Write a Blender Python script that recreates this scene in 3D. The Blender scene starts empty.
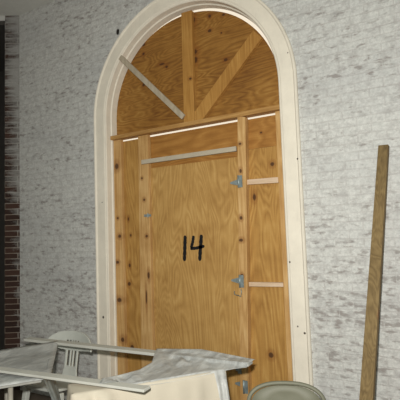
import bpy, bmesh, math, random
from mathutils import Vector, Matrix, noise
random.seed(7)
C = bpy.context.scene.collection
R0 = 0.86      # radius of the arched opening
SPR = 2.70     # height of its springline

# ---------------------------------------------------------------- materials
def nodes(name, rough=.7, spec=.3):
    m = bpy.data.materials.new(name); m.use_nodes = True
    nt = m.node_tree; b = nt.nodes['Principled BSDF']
    b.inputs['Roughness'].default_value = rough
    b.inputs['Specular IOR Level'].default_value = spec
    return m, nt, b
class G:
    """little node-graph helper"""
    def __init__(s, nt): s.nt = nt
    def n(s, t, **k):
        x = s.nt.nodes.new(t)
        for a, v in k.items(): setattr(x, a, v)
        return x
    def lk(s, a, b): s.nt.links.new(a, b)
    def val(s, sock, v):
        if isinstance(v, bpy.types.NodeSocket): s.lk(v, sock)
        else: sock.default_value = v
    def math(s, op, a, b=0., c=None, clamp=False):
        x = s.n('ShaderNodeMath', operation=op, use_clamp=clamp)
        s.val(x.inputs[0], a); s.val(x.inputs[1], b)
        if c is not None: s.val(x.inputs[2], c)
        return x.outputs[0]
    def mix(s, f, a, b, mode='MIX'):
        x = s.n('ShaderNodeMix', data_type='RGBA', blend_type=mode)
        s.val(x.inputs[0], f)
        for i, v in ((6, a), (7, b)):
            if isinstance(v, tuple): v = (*v[:3], 1)
            s.val(x.inputs[i], v)
        return x.outputs[2]
    def pos(s): return s.n('ShaderNodeNewGeometry').outputs['Position']
    def sep(s, v):
        x = s.n('ShaderNodeSeparateXYZ'); s.lk(v, x.inputs[0]); return x.outputs
    def comb(s, a, b, c=0.):
        x = s.n('ShaderNodeCombineXYZ')
        for i, v in enumerate((a, b, c)): s.val(x.inputs[i], v)
        return x.outputs[0]
    def scale(s, v, k):
        x = s.n('ShaderNodeVectorMath', operation='MULTIPLY'); s.lk(v, x.inputs[0]); x.inputs[1].default_value = k
        return x.outputs[0]
    def noise(s, v, sc, det=4, rough=.6, dist=0.):
        x = s.n('ShaderNodeTexNoise'); s.lk(v, x.inputs['Vector'])
        x.inputs['Scale'].default_value = sc; x.inputs['Detail'].default_value = det
        x.inputs['Roughness'].default_value = rough; x.inputs['Distortion'].default_value = dist
        return x.outputs['Fac']
    def ramp(s, f, *st):
        x = s.n('ShaderNodeValToRGB'); s.lk(f, x.inputs[0]); e = x.color_ramp.elements
        while len(e) < len(st): e.new(.5)
        for q, (p, c) in zip(e, st):
            q.position = p; q.color = (*c, 1) if isinstance(c, tuple) else (c, c, c, 1)
        return x.outputs[0]
    def bump(s, h, st, dist=.01):
        x = s.n('ShaderNodeBump'); s.lk(h, x.inputs['Height'])
        x.inputs['Strength'].default_value = st; x.inputs['Distance'].default_value = dist
        s.lk(x.outputs[0], s.nt.nodes['Principled BSDF'].inputs['Normal'])
    def dots(s, pts, axes=('X', 'Z')):
        """mask that is 1 inside each ellipse (a, b, ra, rb)"""
        p = s.sep(s.pos()); u, v = p[axes[0]], p[axes[1]]
        wob = s.math('MULTIPLY_ADD', s.noise(s.pos(), 40, 2), .9, .55)
        acc = None
        for a, b, ra, rb in pts:
            du = s.math('DIVIDE', s.math('SUBTRACT', u, a), ra)
            dv = s.math('DIVIDE', s.math('SUBTRACT', v, b), rb)
            d = s.math('ADD', s.math('MULTIPLY', du, du), s.math('MULTIPLY', dv, dv))
            acc = d if acc is None else s.math('MINIMUM', acc, d)
        return s.math('SUBTRACT', 1.55, s.math('DIVIDE', acc, wob), clamp=True)

def plain(name, col, rough=.6, metal=0., var=.12, sc=14., bump=.0, spec=.3):
    m, nt, b = nodes(name, rough, spec); g = G(nt)
    f = g.noise(g.pos(), sc, 5)
    lo = tuple(c*(1-var) for c in col); hi = tuple(min(1, c*(1+var)) for c in col)
    g.lk(g.ramp(f, (.3, lo), (.7, hi)), b.inputs['Base Color'])
    b.inputs['Metallic'].default_value = metal
    if bump: g.bump(f, bump, .004)
    return m

def wood(name, cols, vertical=True, ring=7., knots=None, across=('X', 'Z'), stretch=5., rough=.65, cath=1.):
    """plywood or lumber; grain runs along Z (vertical) or X; knots are (a, b, ra, rb)"""
    m, nt, b = nodes(name, rough, .25); g = G(nt)
    p = g.pos()
    k = (1, 1, 1/stretch) if vertical else (1/stretch, 1, 1)
    v = g.scale(p, k)
    big = g.noise(v, 2.6*cath, 3, .55, .5)
    rings = g.math('FRACT', g.math('MULTIPLY', big, ring*4.))
    tri = g.math('ABSOLUTE', g.math('MULTIPLY_ADD', rings, 2., -1.))
    k2 = (1, 1, 1/40) if vertical else (1/40, 1, 1)
    fine = g.noise(g.scale(p, k2), 90, 3, .7)
    tri = g.math('MULTIPLY', tri, g.math('MULTIPLY_ADD', g.noise(p, 5, 3), 1.3, .05))
    f = g.math('ADD', g.math('MULTIPLY', tri, .36), g.math('MULTIPLY', fine, .52))
    f = g.math('ADD', g.math('MULTIPLY', f, .66), g.math('MULTIPLY', g.noise(p, 3.3, 5, .65), .40))
    c = g.ramp(f, (.25, cols[0]), (.5, cols[1]), (.72, cols[2]))
    if knots:
        halo = g.dots([(a, bb, ra*2.1, rb*2.4) for a, bb, ra, rb in knots], across)
        c = g.mix(g.math('MULTIPLY', halo, .38), c, (.20, .06, .012))
        core = g.dots(knots, across)
        c = g.mix(g.math('MULTIPLY', core, .85), c, (.055, .022, .011))
    g.lk(c, b.inputs['Base Color'])
    g.bump(f, .12, .002)
    return m

def paint(name, col, dots=None, rough=.45, axes=('X', 'Z')):
    m, nt, b = nodes(name, rough, .35); g = G(nt)
    f = g.noise(g.pos(), 7, 6, .65)
    c = g.ramp(f, (.3, tuple(x*.88 for x in col)), (.7, col))
    g2 = g.noise(g.scale(g.pos(), (3, 3, .5)), 9, 4, .7)
    c = g.mix(g.math('MULTIPLY', g.math('SUBTRACT', g2, .55, clamp=True), 1.1), c, tuple(x*.62 for x in col))
    if dots: c = g.mix(g.dots(dots, axes), c, (.05, .035, .025))
    g.lk(c, b.inputs['Base Color'])
    g.bump(g.noise(g.pos(), 60, 3), .12, .002)
    return m

def brick(name, axes, bare=.0, dots=None):
    """whitewashed brickwork in real units; bare shifts how much paint has worn off"""
    m, nt, b = nodes(name, .85, .15); g = G(nt)
    p = g.sep(g.pos()); wob = g.noise(g.pos(), 3., 3)
    u = g.math('ADD', p[axes[0]], g.math('MULTIPLY', wob, .012)); v = g.math('ADD', p[axes[1]], g.math('MULTIPLY', g.noise(g.pos(), 5, 2), .010))
    bt = g.n('ShaderNodeTexBrick'); g.lk(g.comb(u, v), bt.inputs['Vector'])
    for k, val in (('Scale', 1.), ('Mortar Size', .0055), ('Mortar Smooth', .5), ('Bias', 0.), ('Brick Width', .19 if bare == 0 else .24), ('Row Height', .060)):
        bt.inputs[k].default_value = val
    bt.inputs['Color1'].default_value = (0, 0, 0, 1); bt.inputs['Color2'].default_value = (1, 1, 1, 1)
    mort = bt.outputs['Fac']; tone = bt.outputs['Color']
    flat = g.comb(g.math('MULTIPLY', p[axes[0]], .42), g.math('MULTIPLY', p[axes[1]], 1.25))
    n1 = g.noise(flat, 10, 7, .68, .2)
    n2 = g.noise(flat, 1.7, 3, .5)
    n3 = g.noise(g.pos(), 55, 5, .75)
    tn = g.sep(tone)[0]
    wear = g.math('ADD', g.math('MULTIPLY', n1, .60), g.math('MULTIPLY', n2, .32))
    wear = g.math('ADD', wear, g.math('MULTIPLY', tn, .065))
    wear = g.math('ADD', wear, g.math('MULTIPLY', n3, .22))
    wear = g.math('SUBTRACT', wear, g.math('MULTIPLY', mort, .05))
    if bare == 0:
        # small worn dashes along the courses, thicker low down on the wall
        dash = g.noise(g.comb(g.math('MULTIPLY', p[axes[0]], .6), g.math('MULTIPLY', p[axes[1]], 1.3)), 21, 4, .58, .0)
        area_ = g.noise(flat, 2.6, 4, .6)
        low = g.math('MULTIPLY', g.math('SUBTRACT', 2.1, p[axes[1]], clamp=True), .03)
        wear = g.math('ADD', g.math('ADD', g.math('MULTIPLY', dash, .68), g.math('MULTIPLY', area_, .27)), g.math('MULTIPLY', tn, .07))
        wear = g.math('ADD', g.math('SUBTRACT', wear, g.math('MULTIPLY', mort, .01)), low)
        m1 = g.math('MULTIPLY', g.math('SUBTRACT', wear, .556, clamp=True), 12., clamp=True)
        m1 = g.math('MULTIPLY', m1, g.math('MULTIPLY_ADD', n3, 1.3, .05), clamp=True)
        m0 = g.math('MULTIPLY', g.math('SUBTRACT', g.noise(g.scale(g.pos(), (.75, 1, 1.1)), 20, 5, .66), .47, clamp=True), 3.6, clamp=True)
        mask = g.math('MULTIPLY', m1, .90)
    else:
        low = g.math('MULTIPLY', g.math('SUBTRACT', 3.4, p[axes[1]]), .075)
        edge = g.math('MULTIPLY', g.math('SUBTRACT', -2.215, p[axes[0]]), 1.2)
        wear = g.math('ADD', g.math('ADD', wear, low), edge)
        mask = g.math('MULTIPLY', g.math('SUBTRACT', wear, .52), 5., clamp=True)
    white = g.ramp(n3, (.3, (.455, .465, .45)), (.7, (.685, .69, .668)))
    white = g.mix(g.math('MULTIPLY', g.math('SUBTRACT', n2, .45, clamp=True), 1.3), white, (.43, .445, .455))
    if bare == 0:
        white = g.mix(g.math('MULTIPLY', m0, .62), white, (.30, .285, .28))
        white = g.mix(g.math('MULTIPLY', g.math('MULTIPLY', mort, g.math('MULTIPLY', n1, n1)), 1.0), white, (.36, .33, .32))
        red = g.ramp(n3, (.3, (.12, .10, .093)), (.7, (.25, .21, .195)))
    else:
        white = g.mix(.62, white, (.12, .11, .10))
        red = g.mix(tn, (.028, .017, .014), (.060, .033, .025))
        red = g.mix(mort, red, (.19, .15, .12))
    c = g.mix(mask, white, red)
    if dots: c = g.mix(g.dots(dots, axes), c, (.02, .017, .015))
    g.lk(c, b.inputs['Base Color'])
    h = g.math('SUBTRACT', g.math('MULTIPLY', n1, .9), g.math('MULTIPLY', g.math('MULTIPLY', mort, n1), .8))
    h = g.math('SUBTRACT', h, g.math('MULTIPLY', mask, .25))
    g.bump(h, .55, .006)
    return m

def sheeting(name, col, transl=.35, rough=.4, crease=.5):
    m, nt, b = nodes(name, rough, .45); g = G(nt)
    p = g.pos()
    f = g.noise(g.scale(p, (1.6, .6, .6)), 8, 5, .65, .5)
    c = g.ramp(f, (.32, tuple(x*.72 for x in col)), (.5, col), (.72, tuple(min(1, x*1.45) for x in col)))
    g.lk(c, b.inputs['Base Color'])
    g.bump(f, crease, .02)
    tr = g.n('ShaderNodeBsdfTranslucent'); g.lk(c, tr.inputs[0])
    tp = g.n('ShaderNodeBsdfTransparent'); tp.inputs[0].default_value = (.9, .92, .91, 1)
    mx = g.n('ShaderNodeMixShader'); mx.inputs[0].default_value = .25
    g.lk(b.outputs[0], mx.inputs[1]); g.lk(tr.outputs[0], mx.inputs[2])
    m2 = g.n('ShaderNodeMixShader'); m2.inputs[0].default_value = transl
    g.lk(mx.outputs[0], m2.inputs[1]); g.lk(tp.outputs[0], m2.inputs[2])
    g.lk(m2.outputs[0], nt.nodes['Material Output'].inputs['Surface'])
    return m

# ---------------------------------------------------------------- mesh helpers
def obj(name, bm, m, parent=None, loc=None, bevel=0., smooth=False, fix=True):
    if fix: bmesh.ops.recalc_face_normals(bm, faces=bm.faces)
    me = bpy.data.meshes.new(name)
    if loc is None and parent is not None: loc = tuple(parent.location)
    if loc is not None:
        bmesh.ops.translate(bm, verts=bm.verts, vec=-Vector(loc))
    bm.to_mesh(me); bm.free()
    if smooth:
        for f in me.polygons: f.use_smooth = True
    me.materials.append(m)
    o = bpy.data.objects.new(name, me); C.objects.link(o)
    if parent is not None:
        o.parent = parent
        if loc is not None: o.location = Vector(loc)-root_loc(parent)
    elif loc is not None: o.location = loc
    if bevel:
        md = o.modifiers.new('bevel', 'BEVEL'); md.width = bevel; md.segments = 2; md.limit_method = 'ANGLE'
    return o
def root_loc(p):
    v = Vector((0, 0, 0))
    while p is not None: v += p.location; p = p.parent
    return v
def thing(name, label, cat, loc=(0, 0, 0), group=None):
    o = bpy.data.objects.new(name, None); C.objects.link(o); o.location = loc
    o.empty_display_size = .1
    return tag(o, label, cat, group)
def tag(o, label, cat, group=None):
    o['label'] = label; o['category'] = cat
    if group: o['group'] = group
    return o
def struct(o): o['kind'] = 'structure'; return o

def box(bm, a, b):
    (x0, y0, z0), (x1, y1, z1) = a, b
    v = [bm.verts.new(p) for p in ((x0,y0,z0),(x1,y0,z0),(x1,y1,z0),(x0,y1,z0),(x0,y0,z1),(x1,y0,z1),(x1,y1,z1),(x0,y1,z1))]
    for f in ((0,3,2,1),(4,5,6,7),(0,1,5,4),(1,2,6,5),(2,3,7,6),(3,0,4,7)): bm.faces.new([v[i] for i in f])
    return bm
def prism(bm, pts, off):
    """closed polygon of 3-D points extruded by the vector off"""
    a = [bm.verts.new(p) for p in pts]; b = [bm.verts.new(Vector(p)+Vector(off)) for p in pts]
    bm.faces.new(a); bm.faces.new(b[::-1]); n = len(a)
    for i in range(n): bm.faces.new((a[i], b[i], b[(i+1) % n], a[(i+1) % n]))
    return bm
def bar(bm, p, q, wx, wy, up=(0, 0, 1), taper=1.):
    """rectangular bar from p to q; wx across, wy along the 'up' side"""
    p, q = Vector(p), Vector(q); d = (q-p).normalized(); s = d.cross(Vector(up)).normalized(); u = s.cross(d)
    R = []
    for c, k in ((p, 1.), (q, taper)):
        R.append([bm.verts.new(c+s*a*wx*k/2+u*b*wy/2) for a, b in ((-1,-1),(1,-1),(1,1),(-1,1))])
    bm.faces.new(R[0][::-1]); bm.faces.new(R[1])
    for i in range(4): bm.faces.new((R[0][i], R[0][(i+1)%4], R[1][(i+1)%4], R[1][i]))
    return bm
def tube(bm, pts, r, n=10, closed=False, flat=1.):
    pts = [Vector(p) for p in pts]; rings = []; N = len(pts); up0 = None
    for i, p in enumerate(pts):
        a = pts[i-1] if (i or closed) else p; b = pts[(i+1) % N] if (i < N-1 or closed) else p
        d = (b-a).normalized()
        if up0 is None:
            up0 = Vector((0, 0, 1)) if abs(d.z) < .9 else Vector((1, 0, 0))
        s = d.cross(up0).normalized(); u = s.cross(d); up0 = u
        rr = r[i] if isinstance(r, (list, tuple)) else r
        rings.append([bm.verts.new(p+(s*math.cos(t)+u*math.sin(t)*flat)*rr) for t in [2*math.pi*k/n for k in range(n)]])
    for i in range(N if closed else N-1):
        A, B = rings[i], rings[(i+1) % N]
        for k in range(n): bm.faces.new((A[k], A[(k+1)%n], B[(k+1)%n], B[k]))
    if not closed: bm.faces.new(rings[0][::-1]); bm.faces.new(rings[-1])
    return bm
def B(): return bmesh.new()
def arc(cx, cz, r, a0, a1, n):
    return [(cx+r*math.cos(a0+(a1-a0)*i/n), cz+r*math.sin(a0+(a1-a0)*i/n)) for i in range(n+1)]
PI = math.pi

# ---------------------------------------------------------------- palette
WALLX = ('X', 'Z')
M = {}
M['wall'] = brick('whitewashed_brick', WALLX, 0, [(-.71, 3.52, .018, .03)])
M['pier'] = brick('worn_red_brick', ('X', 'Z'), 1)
M['plaster'] = plain('grey_white_plaster', (.52, .52, .50), .8, var=.06)
M['ceil'] = plain('ceiling_paint', (.62, .62, .58), .8, var=.05)
M['floor'] = plain('brown_concrete_floor', (.11, .085, .065), .7, var=.3, sc=6)
M['dark'] = plain('shade_coloured_plaster', (.06, .055, .05), .9)  # near-black so the room's lack of light is put into the colour
M['casing'] = paint('cream_gloss_paint', (.82, .765, .655), [(.994, 2.09, .007, .007), (.894, 1.339, .007, .007), (.979, .836, .008, .008),
    (.93, .88, .005, .006), (-.94, .83, .01, .012), (.96, 2.9, .004, .005), (-.93, 1.9, .004, .006)], rough=.7)
DK = (.30, .125, .026); MD = (.50, .245, .062); LT = (.66, .375, .125)
M['door'] = wood('pale_plywood', [(.32, .165, .045), (.49, .29, .095), (.62, .41, .165)], True, 8)
M['arch'] = wood('reddish_plywood', [(.14, .052, .011), (.30, .142, .030), (.44, .245, .066)], False, 7,
    [(.05, 3.47, .022, .030), (.055, 3.18, .028, .022), (.06, 3.105, .024, .026), (.222, 3.46, .014, .014), (.217, 3.33, .018, .014), (.359, 3.434, .014, .010),
     (-.507, 3.388, .016, .014), (-.51, 3.30, .014, .012), (-.519, 2.999, .015, .015), (-.248, 3.113, .014, .012), (-.30, 3.15, .03, .010), (.361, 3.036, .018, .013), (.33, 3.28, .008, .008)])
M['panel'] = wood('side_plywood', [(.28, .135, .032), (.45, .25, .070), (.58, .37, .13)], True, 7,
    [(-.773, 1.747, .009, .02), (-.724, 1.735, .008, .016), (-.72, 1.30, .012, .018), (-.729, 1.127, .018, .018), (-.70, 1.58, .010, .012), (-.83+.12, .55, .02, .02),
     (.578, 1.847, .014, .026), (.743, 2.095, .016, .016), (.66, .62, .02, .02)], cath=.8)
M['upper'] = wood('honey_plywood', [(.24, .10, .02), (.38, .18, .043), (.50, .27, .075)], False, 6,
    [(-.62, 2.40, .012, .01), (.66, 2.36, .01, .008)])
M['stud'] = wood('pine_stud', [(.38, .20, .065), (.56, .345, .14), (.68, .47, .23)], True, 3,
    [(-.82, 2.245, .022, .028), (-.80, 1.576, .018, .015), (-.82, 1.747, .012, .01), (-.82, .98, .026, .020), (-.79, .62, .02, .02), (-.833, 1.331, .018, .014),
     (-.481, 1.567, .014, .012), (-.50, 1.90, .012, .012), (-.52, 2.10, .01, .01), (-.47, 1.214, .012, .03), (-.50, 1.02, .008, .06),
     (.482, 1.684, .012, .014), (.495, 2.06, .010, .016), (.474, 1.507, .018, .012), (.47, 1.23, .012, .012), (.50, 2.28, .012, .01)], stretch=16, cath=2.)
M['lumber'] = wood('pine_brace', [(.30, .14, .030), (.43, .22, .055), (.52, .30, .09)], True, 3,
    [(.03, 2.93, .014, .01)], stretch=16, cath=2.)
M['header'] = wood('pine_header', [(.27, .13, .035), (.42, .23, .075), (.56, .34, .13)], False, 3, stretch=16, cath=2.)
M['batten'] = wood('pinkish_batten', [(.52, .36, .22), (.66, .50, .36), (.76, .62, .48)], False, 3, stretch=16, cath=2.)
M['greybar'] = paint('greyed_lath', (.50, .44, .34), rough=.6)
M['lath'] = wood('weathered_lath', [(.30, .25, .18), (.42, .36, .27), (.52, .46, .37)], True, 3, stretch=10, cath=2.)
M['steel'] = plain('galvanised_steel', (.30, .36, .37), .45, .55, .2, 30)
M['black'] = plain('black_spray_paint', (.008, .008, .009), .6)
M['board'] = wood('weathered_board', [(.10, .065, .027), (.20, .137, .058), (.27, .195, .09)], True, 4,
    [(1.60, 1.42, .010, .02), (1.55, 1.05, .008, .014)], stretch=24, cath=3.)
M['plank'] = paint('whitened_plank', (.54, .545, .50), rough=.6)
M['plastic'] = sheeting('dusty_clear_plastic', (.58, .595, .585), .08)
M['thin'] = sheeting('thin_clear_plastic', (.36, .40, .39), .35)
M['cloth'] = plain('cream_drop_cloth', (.52, .475, .385), .85, var=.04, sc=5, bump=.15)
M['resin'] = plain('grey_white_resin', (.52, .54, .50), .5, var=.05)
M['tabletop'] = plain('grey_laminate', (.33, .33, .30), .5)
M['tableleg'] = plain('cream_enamel', (.32, .30, .25), .4)
M['fold'] = plain('olive_grey_enamel', (.125, .125, .088), .6, .0, .06, 4, spec=.5)
M['rubber'] = plain('black_rubber', (.02, .02, .02), .7)

# ---------------------------------------------------------------- the room
CE = 4.10; LX = -2.16; RX = 4.2; BY = -6.0
WF = .012      # face of the brickwork (the casing face is at y = 0)
bm = B()       # wall around the arched opening, 0.14 m thick
pts_out = [(LX, 0), (-R0-.04, 0), (-R0-.04, SPR)]
ai = arc(0, SPR, R0+.04, PI, 0, 48)
outer = [(-R0-.04+0, 0)]
def quad(bm, y0, y1, P, Q):
    pass
# face strips: left of opening, right of opening, above the arch
def slab(bm, poly): prism(bm, [(x, WF, z) for x, z in poly], (0, .13, 0))
slab(bm, [(LX, 0), (-R0-.04, 0), (-R0-.04, SPR), (-R0-.04, CE), (LX, CE)])
slab(bm, [(R0+.04, 0), (RX, 0), (RX, CE), (R0+.04, CE), (R0+.04, SPR)])
for i in range(48):
    (x0, z0), (x1, z1) = ai[i], ai[i+1]
    slab(bm, [(x0, z0), (x1, z1), (x1, CE), (x0, CE)])
bmesh.ops.remove_doubles(bm, verts=bm.verts, dist=1e-5)
struct(obj('wall_back', bm, M['wall']))
E1 = (LX-.125, -.074)        # the angled brick pier ends here and the dark doorway starts
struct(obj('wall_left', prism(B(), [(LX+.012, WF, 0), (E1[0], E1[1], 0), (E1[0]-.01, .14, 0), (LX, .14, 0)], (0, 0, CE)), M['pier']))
struct(obj('wall_over_doorway', prism(B(), [(E1[0], E1[1], 4.045), (-4.4, -1.36, 4.045), (-4.5, -1.2, 4.045), (E1[0]-.01, .10, 4.045)], (0, 0, CE-4.045)), M['plaster']))
struct(obj('wall_left_far', box(B(), (LX-.9, BY, 0), (LX-.7, -2.0, CE)), M['plaster']))
bm = B(); box(bm, (-4.6, -2.6, 0), (-4.5, .9, CE)); box(bm, (-4.5, .8, 0), (LX-.1, .9, CE)); box(bm, (LX-.12, .145, 0), (LX-.1, .8, CE)); box(bm, (-4.5, -2.6, 0), (LX-.9, -2.5, CE)); prism(bm, [(E1[0]-.012, -.07, 4.0), (-4.49, -1.44, 4.0), (-4.49, .79, 4.0), (E1[0]-.012, .79, 4.0)], (0, 0, .044))  # last slab: dark cover added below the ceiling so no flash light shows there
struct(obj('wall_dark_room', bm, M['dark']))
struct(obj('wall_right', box(B(), (RX, BY, 0), (RX+.1, .14, CE)), M['plaster']))
struct(obj('wall_front', box(B(), (LX-.2, BY-.1, 0), (RX+.1, BY, CE)), M['plaster']))
struct(obj('floor', box(B(), (-4.6, BY-.1, -.1), (RX+.1, .9, 0)), M['floor']))
struct(obj('ceiling', box(B(), (-4.6, BY-.1, CE), (RX+.1, .9, CE+.1)), M['ceil']))

# casing: moulded profile swept round the opening; (s = distance out from the edge, y)
def sweep(bm, prof, r=R0):
    path = [(-1, 0, 0.)] 
    rings = []
    n = 56
    def ring(fn): rings.append([bm.verts.new(fn(s, y)) for s, y in prof])
    ring(lambda s, y: (-(r+s), y, 0)); ring(lambda s, y: (-(r+s), y, SPR*.5))
    for i in range(n+1):
        a = PI-PI*i/n
        ring(lambda s, y: ((r+s)*math.cos(a), y, SPR+(r+s)*math.sin(a)))
    ring(lambda s, y: ((r+s), y, SPR*.5)); ring(lambda s, y: ((r+s), y, 0))
    for A, Bq in zip(rings, rings[1:]):
        k = len(prof)
        for i in range(k): bm.faces.new((A[i], A[(i+1) % k], Bq[(i+1) % k], Bq[i]))
    bm.faces.new(rings[0]); bm.faces.new(rings[-1][::-1])
    return bm
prof = [(0, .142), (0, .072), (.010, .066), (.010, .006), (.016, 0), (.030, -.002), (.034, -.006), (.132, -.006), (.136, -.010), (.142, -.016), (.152, -.017), (.157, -.010), (.158, -.004), (.158, .010), (.158, .0118), (.045, .0118), (.045, .142)]
prof = [(s, y) for s, y in prof]
struct(obj('trim_1', sweep(B(), prof), M['casing']))

# ---------------------------------------------------------------- plywood infill of the arch
P = thing('plywood_partition', 'plywood and pine stud infill nailed into the white arched opening around the plywood door', 'partition', (0, .15, 0))
# arched sheet, dropped slightly so daylight shows over its crown at the right
cx, cz, rr = -.027, SPR-.020, .866
pts = [(x, .1435, z) for x, z in arc(cx, cz, rr, 0, PI, 56)]
pts = [(R0+.02, .1435, 2.555)]+[p for p in pts]+[(-R0-.02, .1435, 2.555)]
obj('arched_sheet', prism(B(), pts, (0, .018, 0)), M['arch'], P)
obj('side_panel', box(B(), (-R0-.02, .125, 0), (-.44, .14, 2.484)), M['panel'], P)
bm = box(B(), (.44, .125, 0), (R0-.002, .14, 2.235)); obj('side_panel', bm, M['panel'], P)
bm = box(B(), (.46, .127, 2.237), (R0-.002, .14, 2.483)); obj('transom_panel', bm, M['upper'], P)
bm = box(B(), (-.437, .127, 2.09), (.459, .14, 2.482)); obj('transom_panel', bm, M['upper'], P)
obj('header', box(B(), (-R0-.006, .052, 2.500), (R0-.003, .1395, 2.538)), M['header'], P, bevel=.003)
obj('header_blocking', box(B(), (-R0, .1395, 2.520), (R0, .1425, 2.562)), M['header'], P)
obj('stud', box(B(), (-R0+.002, .085, 0), (-.765, .124, 2.499)), M['stud'], P, bevel=.003)
obj('stud', prism(B(), [(-.580, .085, 0), (-.445, .085, 0), (-.440, .085, 2.3), (-.440, .085, 2.499), (-.556, .085, 2.499)], (0, .038, 0)), M['stud'], P, bevel=.003)
obj('stud', prism(B(), [(.400, .065, 0), (.474, .065, 0), (.556, .065, 2.49), (.486, .065, 2.515)], (0, .058, 0)), M['stud'], P, bevel=.003)
obj('stud', box(B(), (.800, .09, 0), (R0-.004, .124, 2.499)), M['stud'], P, bevel=.003)
obj('transom_rail', box(B(), (-.505, .060, 2.226), (.462, .084, 2.266)), M['greybar'], P, bevel=.003)
obj('post', prism(B(), [(-.052, .100, 2.54), (.056, .100, 2.54), (.064, .100, 3.545), (-.044, .100, 3.548)], (0, .0425, 0)), M['lumber'], P, bevel=.003)
o = obj('brace', prism(B(), [(.058, .105, 2.54), (.125, .105, 2.54), (.712, .105, 3.125), (.640, .105, 3.205), (.058, .105, 2.63)], (0, .037, 0)), M['lumber'], P, bevel=.003)
bm = B(); bar(bm, (-.655, -.022, 3.245), (-.040, .080, 2.592), .048, .022, up=(0, 1, 0)); o = obj('brace', bm, M['lath'], P, bevel=.002)
o['label'] = 'thin grey weathered lath'
for z, tl in ((1.968, -.006), (1.162, .006)):
    hh = .003 if tl > 0 else 0
    bm = B(); prism(bm, [(.515, .085, z-.020), (.800, .085, z-.022+tl), (.800, .085, z+.022+tl-4*hh), (.515, .085, z+.020-2*hh)], (0, .036, 0))
    obj('batten', bm, M['batten'], P, bevel=.003)

# the door, with its hinges, catch and the sprayed number
D = thing('plywood_door', 'plywood door sprayed with a black 14 in the middle of the arched opening', 'door', (0, .12, 0))
bm = prism(B(), [(-.438, .112, .02), (.396, .112, .02), (.462, .112, 2.187), (-.438, .112, 2.187)], (0, .012, 0))
obj('door_leaf', bm, M['door'], D, bevel=.002)
def stroke(bm, pts, w):
    tube(bm, [(x, .111, z) for x, z in pts], w, 10, flat=1.)
bm = B()
def blot(bm, pts, w):
    """one sprayed stroke: a flat ribbon with rounded ends on the door face"""
    L = []; Rr = []
    pts = [Vector((x, z)) for x, z in pts]; N = 14
    dense = []
    seg = [(b-a).length for a, b in zip(pts, pts[1:])]; T = sum(seg)
    for i in range(N+1):
        t = T*i/N; k = 0
        while k < len(seg)-1 and t > seg[k]: t -= seg[k]; k += 1
        dense.append(pts[k].lerp(pts[k+1], min(1, t/seg[k])))
    for i, p in enumerate(dense):
        a = dense[max(0, i-1)]; b = dense[min(N, i+1)]; d = (b-a).normalized(); nrm = Vector((-d.y, d.x))
        e = min(i, N-i); ww = w*(.55 if e == 0 else .9 if e == 1 else 1)*(1+.12*math.sin(i*2.1))
        L.append(p+nrm*ww); Rr.append(p-nrm*ww)
    prism(bm, [(p.x, .1105, p.y) for p in L+Rr[::-1]], (0, .0013, 0))
blot(bm, [(-.082, 1.560), (-.090, 1.45), (-.098, 1.340)], .0165)
blot(bm, [(.004, 1.556), (-.008, 1.50), (-.026, 1.450)], .014)
blot(bm, [(-.034, 1.446), (.03, 1.450), (.108, 1.466)], .0135)
blot(bm, [(.082, 1.562), (.068, 1.45), (.056, 1.342)], .0165)
o = obj('painted_number', bm, M['black'], D); o['label'] = 'black spray-painted 14'
for z, dx in ((1.975, .004), (1.185, -.020), (.375, -.022)):
    H = None
    bm = B()
    bar(bm, (.490+dx, .055, z+.048), (.490+dx, .055, z-.048), .034, .006, up=(0, 1, 0))
    h = obj('hinge', bm, M['steel'], D)
    bm = B(); prism(bm, [(.466+dx, .100, z+.030), (.466+dx, .100, z-.030), (.380+dx, .100, z-.008), (.372+dx, .100, z), (.380+dx, .100, z+.008)], (0, .006, 0))
    prism(bm, [(.462+dx, .058, z+.030), (.468+dx, .058, z+.030), (.468+dx, .058, z-.030), (.462+dx, .058, z-.030)], (0, .045, 0))
    obj('strap', bm, M['steel'], h, loc=(0, .12, 0))
    bm = B(); tube(bm, [(.474+dx, .052, z+.050), (.474+dx, .052, z-.050)], .0075, 10)
    obj('pin', bm, M['steel'], h, loc=(0, .12, 0), smooth=True)
bm = B(); box(bm, (-.500, .078, 1.742), (-.425, .086, 1.764)); tube(bm, [(-.455, .076, 1.735), (-.455, .076, 1.772)], .006, 8)
obj('hasp', bm, M['steel'], D)
bm = B(); tube(bm, [(.375, .106, 1.10), (.378, .100, 1.075), (.400, .098, 1.068), (.430, .060, 1.075), (.455, .058, 1.064), (.462, .058, 1.10), (.458, .060, 1.125)], .0035, 6)
obj('hook', bm, M['steel'], D, smooth=True)
bm = box(B(), (.360, .106, .470), (.400, .113, .500)); box(bm, (.402, .058, .468), (.432, .066, .502)); obj('catch_plate', bm, M['steel'], D)

# ---------------------------------------------------------------- leaning board
bm = B()
p0, p1 = Vector((1.42, -.60, .0)), Vector((1.590, -.022, 2.105))
d = (p1-p0).normalized(); side = Vector((1, -.12, 0)); side = (side-d*side.dot(d)).normalized(); nrm = side.cross(d).normalized()
ring = []
for c, w in ((p0, .080), (p1, .064)):
    ring.append([bm.verts.new(c+side*a*w/2+nrm*b*.034/2) for a, b in ((-1,-1),(1,-1),(1,1),(-1,1))])
for v in ring[0]: v.co.z = max(v.co.z, 0); v.co -= d*(v.co.z/d.z)
bm.faces.new(ring[0]); bm.faces.new(ring[1])
for i in range(4): bm.faces.new((ring[0][i], ring[0][(i+1)%4], ring[1][(i+1)%4], ring[1][i]))
tag(obj('leaning_board', bm, M['board'], loc=(1.395, -.60, 0), bevel=.003), 'tall narrow weathered brown board leaning on the white brick wall right of the arch', 'board')

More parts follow.
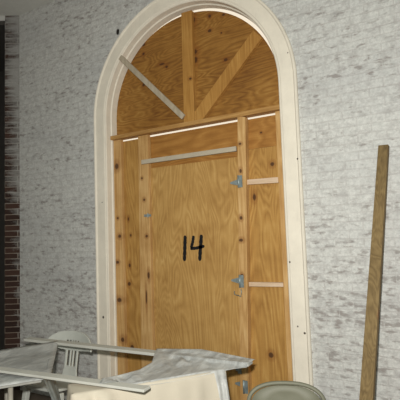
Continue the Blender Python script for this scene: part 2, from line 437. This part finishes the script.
# ---------------------------------------------------------------- left table under plastic
A0 = Vector((-.23, -1.30, 0)); u = Vector((-.56, -.83, 0)); v = Vector((-.83, .56, 0))
def tp(s, t, z): return A0+u*s+v*t+Vector((0, 0, z))
T = thing('folding_table', 'grey folding table under clear plastic by the dark doorway', 'table', tuple(tp(.7, .36, 0)))
LZ = .735
bm = prism(B(), [tp(.0, .0, LZ-.028), tp(1.5, .0, LZ-.028), tp(1.5, .74, LZ-.028), tp(0, .74, LZ-.028)], (0, 0, .028)); obj('tabletop', bm, M['tabletop'], T, bevel=.004)
for s in (.17, 1.33):
    for t in (.05, .69):
        bm = B(); tube(bm, [tp(s, t, LZ-.03), tp(s, t, .02)], .015, 10); lg = obj('leg', bm, M['tableleg'], T, smooth=True)
        bm = B(); tube(bm, [tp(s, t, .03), tp(s, t, 0)], .019, 10); obj('foot_cap', bm, M['rubber'], lg, loc=tuple(T.location))

def loft(rows, thick=.0016):
    """grid of points -> closed thin sheet (front and back skins)"""
    bm = B(); n, m = len(rows), len(rows[0])
    V = [[bm.verts.new(p) for p in r] for r in rows]
    for i in range(n-1):
        for j in range(m-1): bm.faces.new((V[i][j], V[i][j+1], V[i+1][j+1], V[i+1][j]))
    bmesh.ops.recalc_face_normals(bm, faces=bm.faces)
    return bm
def interp(pts, t):
    """point at fraction t along a polyline of equal-parameter points"""
    x = t*(len(pts)-1); i = min(int(x), len(pts)-2); f = x-i
    return Vector(pts[i]).lerp(Vector(pts[i+1]), f)
def fb(x, y, s=1., seed=0.): return noise.fractal(Vector((x*s, y*s, seed)), 1., 2., 4)

# sheet over the left table: flat on the top, hem hanging at the near side, tent up over the far plank
rows = []
for i in range(41):
    s = -.05+1.45*i/40
    r = []
    def w(z): return z
    for j in range(31):
        q = j/30
        if q < .12:      # hem on the near side
            k = q/.12; dep = (.010+.004*fb(s*6, 1, 1, 2))*(1-k)
            p = tp(s, -.014-.012*(1-k), LZ+.004-dep)
        else:
            k = (q-.12)/.88
            hk = max(0, 1-max(0, s)/.9)
            far = tp(s, .76, 0)+(Vector((-.80, -.735, 0))-tp(0, .76, 0))*hk
            near = tp(s, -.014, 0)
            p = near.lerp(far, k)+Vector((0, 0, .034*hk*max(0, (k-.80)/.2)))+Vector((0, 0, LZ+.004+.006*abs(fb(s*5, k*6, 1, 3))))
            if k > .96 and hk < .6: p.z -= (k-.96)*.9
        r.append(p)
    rows.append(r)
bm = loft(rows)
o = obj('plastic_sheet', bm, M['plastic'], smooth=True, fix=False, loc=tuple(tp(.7, .36, LZ)))
tag(o, 'dusty plastic sheet spread over the folding table at the left', 'plastic sheet')
md = o.modifiers.new('t', 'SOLIDIFY'); md.thickness = .0012; md.offset = 1
# thin sheet hanging from the planks at the right end of that table
rows = []
for i in range(49):
    t = i/48
    top = interp([(-.20, -1.320, .744), (-.25, -1.25, .744), (-.40, -1.12, .744), (-.53, -.99, .744), (-.66, -.885, .744), (-.765, -.800, .744)], t)
    r = []
    for j in range(25):
        q = j/24
        f = .030*math.sin(t*34)+.018*fb(t*9, q*1.2, 1, 5)
        n = Vector((.73, .68, 0))
        p = top+n*(.004+(.11-.08*t)*math.sin(min(1, q*1.5)*PI/2)+f*min(1, q*2.2)*(1-.5*t))
        p.z = top.z-.66*q
        r.append(p)
    rows.append(r)
bm = loft(rows)
o = obj('hanging_plastic', bm, M['thin'], smooth=True, fix=False, loc=(-.35, -1.0, .75))
tag(o, 'thin clear plastic hanging in folds off the right end of the left table', 'plastic sheet')

# ---------------------------------------------------------------- two whitened planks
bm = B(); bar(bm, (-1.02, -1.415, .765), (.540, -1.265, .765), .066, .015)
tag(obj('plank', bm, M['plank'], loc=(-.2, -1.39, .757), bevel=.003), 'nearer of the two whitened planks laid between the plastic-covered tables', 'plank')
bm = B(); bar(bm, (-1.12, -.705, .762), (.830, -.612, .762), .074, .020)
tag(obj('plank', bm, M['plank'], loc=(-.15, -.67, .76), bevel=.003), 'farther whitened plank in front of the plastic chair, its right end under plastic', 'plank')

# ---------------------------------------------------------------- right trestle, drop cloth and plastic
F1 = Vector((.17, -1.425, 0)); F2 = Vector((.705, -.725, 0)); e = (F2-F1).normalized(); bk = Vector((-e.y, e.x, 0))
TZ = .735
def rp(s, t, z): return F1+e*s+bk*t+Vector((0, 0, z))
Lr = (F2-F1).length
# cloth: closed skirt round the trestle with soft folds
K = 150; rings = []
def outline(a):
    """rounded rectangle point and outward normal at perimeter fraction a"""
    w, d = Lr+.02, .20; per = 2*(w+d); x = a*per
    if x < w: return rp(-.01+x, -.010, 0), -bk
    x -= w
    if x < d: return rp(Lr+.01, -.010+x, 0), e
    x -= d
    if x < w: return rp(Lr+.01-x, d-.010, 0), bk
    x -= w
    return rp(-.01, d-.01-x, 0), -e
bm = B(); levels = [(.0, -.014), (.0, -.004), (-.006, .003), (-.03, .006), (-.10, .010), (-.25, .016), (-.45, .022), (-.739, .030)]
levels = [(TZ+.004+z, off) for z, off in levels]
for li, (z, off) in enumerate(levels):
    ring = []
    for k in range(K):
        a = k/K; p, n = outline(a)
        hang = max(0, TZ-z)
        fold = (.5+.5*math.sin(k*.55+2*math.sin(k*.13)))*min(1, hang*5)*.016 + fb(a*40, z*2, 1, 8)*.010*min(1, hang*5)
        # gathered lumps at the left end of the front
        xs = a*2*(Lr+.22)
        if xs < .24: fold += min(1, hang*14)*.075*abs(math.sin(xs*PI/.115))
        q = p+n*(off+fold); q.z = z
        if li == 0: q.z = TZ+.005
        ring.append(bm.verts.new(q))
    rings.append(ring)
for a, b in zip(rings, rings[1:]):
    for k in range(K): bm.faces.new((a[k], a[(k+1)%K], b[(k+1)%K], b[k]))
bm.faces.new(rings[0])
o = obj('drop_cloth', bm, M['cloth'], smooth=True, loc=tuple(rp(Lr/2, .09, TZ)))
tag(o, 'cream drop cloth hanging straight down at the right end of the planks', 'drop cloth')

front = [(.27, -1.335, .776), (.39, -1.17, .730), (.47, -1.06, .722), (.57, -.925, .724), (.69, -.775, .738), (.76, -.700, .745), (.842, -.648, .752)]
back = [(.22, -1.255, .776), (.25, -1.14, .768), (.275, -1.0, .762), (.255, -.85, .764), (.12, -.615, .784), (.45, -.560, .800), (.842, -.566, .776)]
rows = []
for i in range(61):
    t = i/60; a = interp(front, t); b = interp(back, t); r = []
    for j in range(41):
        q = j/40; p = a.lerp(b, q)
        # planks push it up, it sags between them
        lift = max(0, 1-abs(p.y-(-.67+.03*p.x))/.055)
        inside = math.sin(PI*min(1, max(0, q)))
        p.z += .012*inside*fb(p.x*7, p.y*9, 1, 1)+.010*inside*math.sin((p.x*1.4+p.y)*26+3*fb(p.x*3, p.y*3, 1, 4))*.8
        if abs(p.y-(-.65+.048*p.x)) < .045: p.z = max(p.z, .7755)
        if -.005 < (p-F1).dot(bk) < .2 and 0 < (p-F1).dot(e) < Lr+.03: p.z = max(p.z, TZ+.010)
        if abs(p.y+1.30) < .06 and p.x < .58: p.z = max(p.z, .7765)
        r.append(p)
    rows.append(r)
bm = loft(rows)
o = obj('plastic_sheet', bm, M['plastic'], smooth=True, fix=False, loc=(.45, -.9, .77))
tag(o, 'crumpled grey plastic sheet draped over the cream cloth and the far plank end', 'plastic sheet')
md = o.modifiers.new('t', 'SOLIDIFY'); md.thickness = .0012; md.offset = 1
# tail of the plastic hanging at the right-hand corner of the cloth
rows = []
for i in range(13):
    t = i/12; s = Lr-.075+.07*t; r = []
    for j in range(21):
        q = j/20
        p = rp(s+.035*q*(1-.4*t), -.024-.020*math.sin(min(1, q*3)*PI/2)-.045*min(1, q*2)-.008*math.sin(t*9+q*3), TZ+.012-.55*q)
        if j == 0: p = rp(s, .0, TZ+.0135)
        if j == 1: p = rp(s, -.020, TZ+.010)
        r.append(p)
    rows.append(r)
o = obj('plastic_tail', loft(rows), M['plastic'], smooth=True, fix=False, loc=tuple(rp(Lr, 0, .6)))
tag(o, 'narrow grey plastic tail hanging down the right corner of the cream cloth', 'plastic sheet')

# ---------------------------------------------------------------- moulded plastic chair behind the planks
CX, CY = -.865, -.42
Ch = thing('plastic_chair', 'white moulded plastic chair with slotted back by the arch casing', 'chair', (CX, CY, 0))
def backsurf(x, z): return CY-.012-.035*(x-CX)**2/.04+(.80-z)*-.16   # curved, raked back
TOPZ = .795
def half(z):       # half width of the back at height z
    if z > .665: return .270*math.sqrt(max(0, 1-((z-.665)/(TOPZ-.665))**2))**.75
    if z > .64: return .075+.195*((z-.64)/.025)
    return .072+.02*max(0, (.50-z)/.1)
slots = [(CX+dx, .652, .555, .0085) for dx in (-.035, 0., .035)]
bm = B(); zs = [.43+i*(TOPZ-.43)/73 for i in range(74)]; NX = 67
grid = {}
for i, z in enumerate(zs):
    for j in range(NX):
        x = CX-.27+.54*j/(NX-1); grid[i, j] = (x, z)
vv = {}
def gv(i, j):
    if (i, j) not in vv:
        x, z = grid[i, j]; hw = max(half(z), .02); x = max(CX-hw, min(CX+hw, x))
        vv[i, j] = bm.verts.new((x, backsurf(x, z), z))
    return vv[i, j]
for i in range(73):
    for j in range(NX-1):
        x = CX-.27+.54*(j+.5)/(NX-1); z = (zs[i]+zs[i+1])/2
        if abs(x-CX) > max(half(z), .02)+.004: continue
        dx = x-CX
        if .52 < z < .64 and any(abs(dx-k) < .0095 for k in (-.036, 0., .036)): continue
        if .700 < z < .722 and any(abs(dx-k) < .010 for k in (-.06, -.03, 0., .03, .06)): continue
        f = [gv(i, j), gv(i, j+1), gv(i+1, j+1), gv(i+1, j)]
        if len(set(f)) == 4: bm.faces.new(f)
bmesh.ops.remove_doubles(bm, verts=bm.verts, dist=1e-4)
o = obj('backrest', bm, M['resin'], Ch, smooth=True, fix=False)
md = o.modifiers.new('t', 'SOLIDIFY'); md.thickness = .012; md.offset = 0
bm = B(); pts = []
for i in range(25):
    a = 2*PI*i/24
pts = [(CX-.20, CY-.02, .41), (CX+.20, CY-.02, .41), (CX+.215, CY-.25, .42), (CX+.20, CY-.36, .43), (CX+.12, CY-.385, .42), (CX-.12, CY-.385, .42), (CX-.20, CY-.36, .43), (CX-.215, CY-.25, .42)]
prism(bm, pts, (0, 0, .022)); obj('seat', bm, M['resin'], Ch, bevel=.006)
for sx in (-1, 1):
    for y0, y1 in ((-.04, .03), (-.34, -.37)):
        bm = B(); bar(bm, (CX+sx*.185, CY+y0, .415), (CX+sx*.235, CY+y1, 0), .05, .04, up=(0, 1, 0), taper=.75); obj('leg', bm, M['resin'], Ch, bevel=.006)

# ---------------------------------------------------------------- metal folding chair in front of the arch
fc = Vector((1.185, -.965, 0)); yaw = math.atan2(2.04-1.195, -(-3.18+.965))   # its back is turned square to the room
rx = Vector((math.cos(yaw), math.sin(yaw), 0)); ry = Vector((-math.sin(yaw), math.cos(yaw), 0))
def cp(a, b, z): return fc+rx*a+ry*b+Vector((0, 0, z))
Fc = thing('folding_chair', 'olive grey metal folding chair in front of the arch near the leaning board', 'chair', tuple(fc))
def capsule(z):  # half width of the back panel
    return 0
W2, ZT, ZB = .190, .787, .575
def prof_back(k, inset=0.):
    pts = []
    w = W2-inset; zt = ZT-inset; zb = ZB+inset
    for i in range(25):
        a = PI*i/24
        ex = 2/2.7
        x = w*math.copysign(abs(math.cos(a))**ex, math.cos(a)); z = zt-.11+.11*abs(math.sin(a))**ex
        pts.append((x, z))
    pts += [(-w, zb+.03), (-w+.03, zb), (w-.03, zb), (w, zb+.03)]
    return pts
bm = B(); n = 10; rowsV = []
loop = prof_back(0, .012)
f = [bm.verts.new(cp(x, .03-.09*(x/W2)**2*.35+(ZT-z)*.0, z)) for x, z in loop]
c0 = bm.verts.new(cp(0, .034, (ZT+ZB)/2+.02))
mid = [bm.verts.new((a.co+c0.co)/2+Vector(ry)*.004) for a in f]
L = len(f)
for i in range(L):
    j = (i+1) % L
    bm.faces.new((f[i], f[j], mid[j], mid[i])); bm.faces.new((mid[i], mid[j], c0))
bmesh.ops.recalc_face_normals(bm, faces=bm.faces)
o = obj('backrest', bm, M['fold'], Fc, smooth=True)
md = o.modifiers.new('t', 'SOLIDIFY'); md.thickness = .004; md.offset = 0
# tubular frame that loops over the back panel and runs down to the front feet
arcp = [cp(x, .03-.0315*(x/W2)**2, z) for x, z in prof_back(0, 0.)[:25]]
path = [cp(.195, -.30, .012), cp(.194, -.10, .40)]+arcp+[cp(-.194, -.10, .40), cp(-.195, -.30, .012)]
path[2:2] = [cp(.193, -.015, .60)]; path[-2:-2] = [cp(-.193, -.015, .60)]
bm = B(); tube(bm, path, .0105, 10); obj('frame', bm, M['fold'], Fc, smooth=True)
bm = B()
pts = [(-.19, -.38), (.19, -.38), (.20, -.30), (.19, -.02), (.15, .0), (-.15, .0), (-.19, -.02), (-.20, -.30)]
prism(bm, [cp(a, b, .425) for a, b in pts], (0, 0, .018)); obj('seat', bm, M['fold'], Fc, bevel=.006)
for sx in (-1, 1):
    bm = B(); tube(bm, [cp(sx*.195, -.27, .435), cp(sx*.195, .08, .012)], .0105, 10); lg = obj('leg', bm, M['fold'], Fc, smooth=True)
    bm = B(); tube(bm, [cp(sx*.195, .074, .024), cp(sx*.195, .09, .002)], .014, 10); obj('foot_cap', bm, M['rubber'], lg, loc=tuple(fc), smooth=True)
bm = B(); tube(bm, [cp(-.195, .02, .085), cp(.195, .02, .085)], .007, 8); obj('crossbar', bm, M['fold'], Fc, smooth=True)

# ---------------------------------------------------------------- light
w = bpy.data.worlds.new('sky'); bpy.context.scene.world = w; w.use_nodes = True
bgn = w.node_tree.nodes['Background']; bgn.inputs[0].default_value = (1., .88, .70, 1); bgn.inputs[1].default_value = .95
cam_loc = Vector((2.0407, -3.1818, 1.55))
def area(name, loc, target, size, power, col):
    l = bpy.data.lights.new(name, 'AREA'); l.energy = power; l.color = col; l.size = size; l.shape = 'DISK'
    o = bpy.data.objects.new(name, l); C.objects.link(o); o.location = loc
    o.rotation_euler = (Vector(target)-Vector(loc)).to_track_quat('-Z', 'Y').to_euler(); return o
area('camera_flash', cam_loc+Vector((-.05, -.02, .16)), (-.2, 0, 1.6), .07, 112, (1., .97, .90))
area('overhead_fill', (1.2, -3.2, 4.0), (1.2, -3.0, 0), 1.2, 14, (.76, 1., .90))  # added fill, no fixture up there; greenish tint for the dim left side

# ---------------------------------------------------------------- camera
yaw, pitch, roll = .537120756, .0801444962, -.0342006193
cy, sy, cpi, sp = math.cos(yaw), math.sin(yaw), math.cos(pitch), math.sin(pitch)
fwd = Vector((-sy*cpi, cy*cpi, sp)); rt = Vector((cy, sy, 0)); up = rt.cross(fwd)
r2 = rt*math.cos(roll)+up*math.sin(roll); u2 = -rt*math.sin(roll)+up*math.cos(roll)
cd = bpy.data.cameras.new('camera'); cd.lens = 450/400*36; cd.sensor_width = 36; cd.sensor_fit = 'HORIZONTAL'; cd.clip_start = .05
co = bpy.data.objects.new('camera', cd); C.objects.link(co)
mt = Matrix((r2, u2, -fwd)).transposed().to_4x4(); mt.translation = cam_loc; co.matrix_world = mt
sc = bpy.context.scene; sc.camera = co
sc.view_settings.view_transform = 'Standard'; sc.view_settings.look = 'None'; sc.view_settings.gamma = 1
sc.view_settings.use_curve_mapping = False; sc.view_settings.exposure = 0.
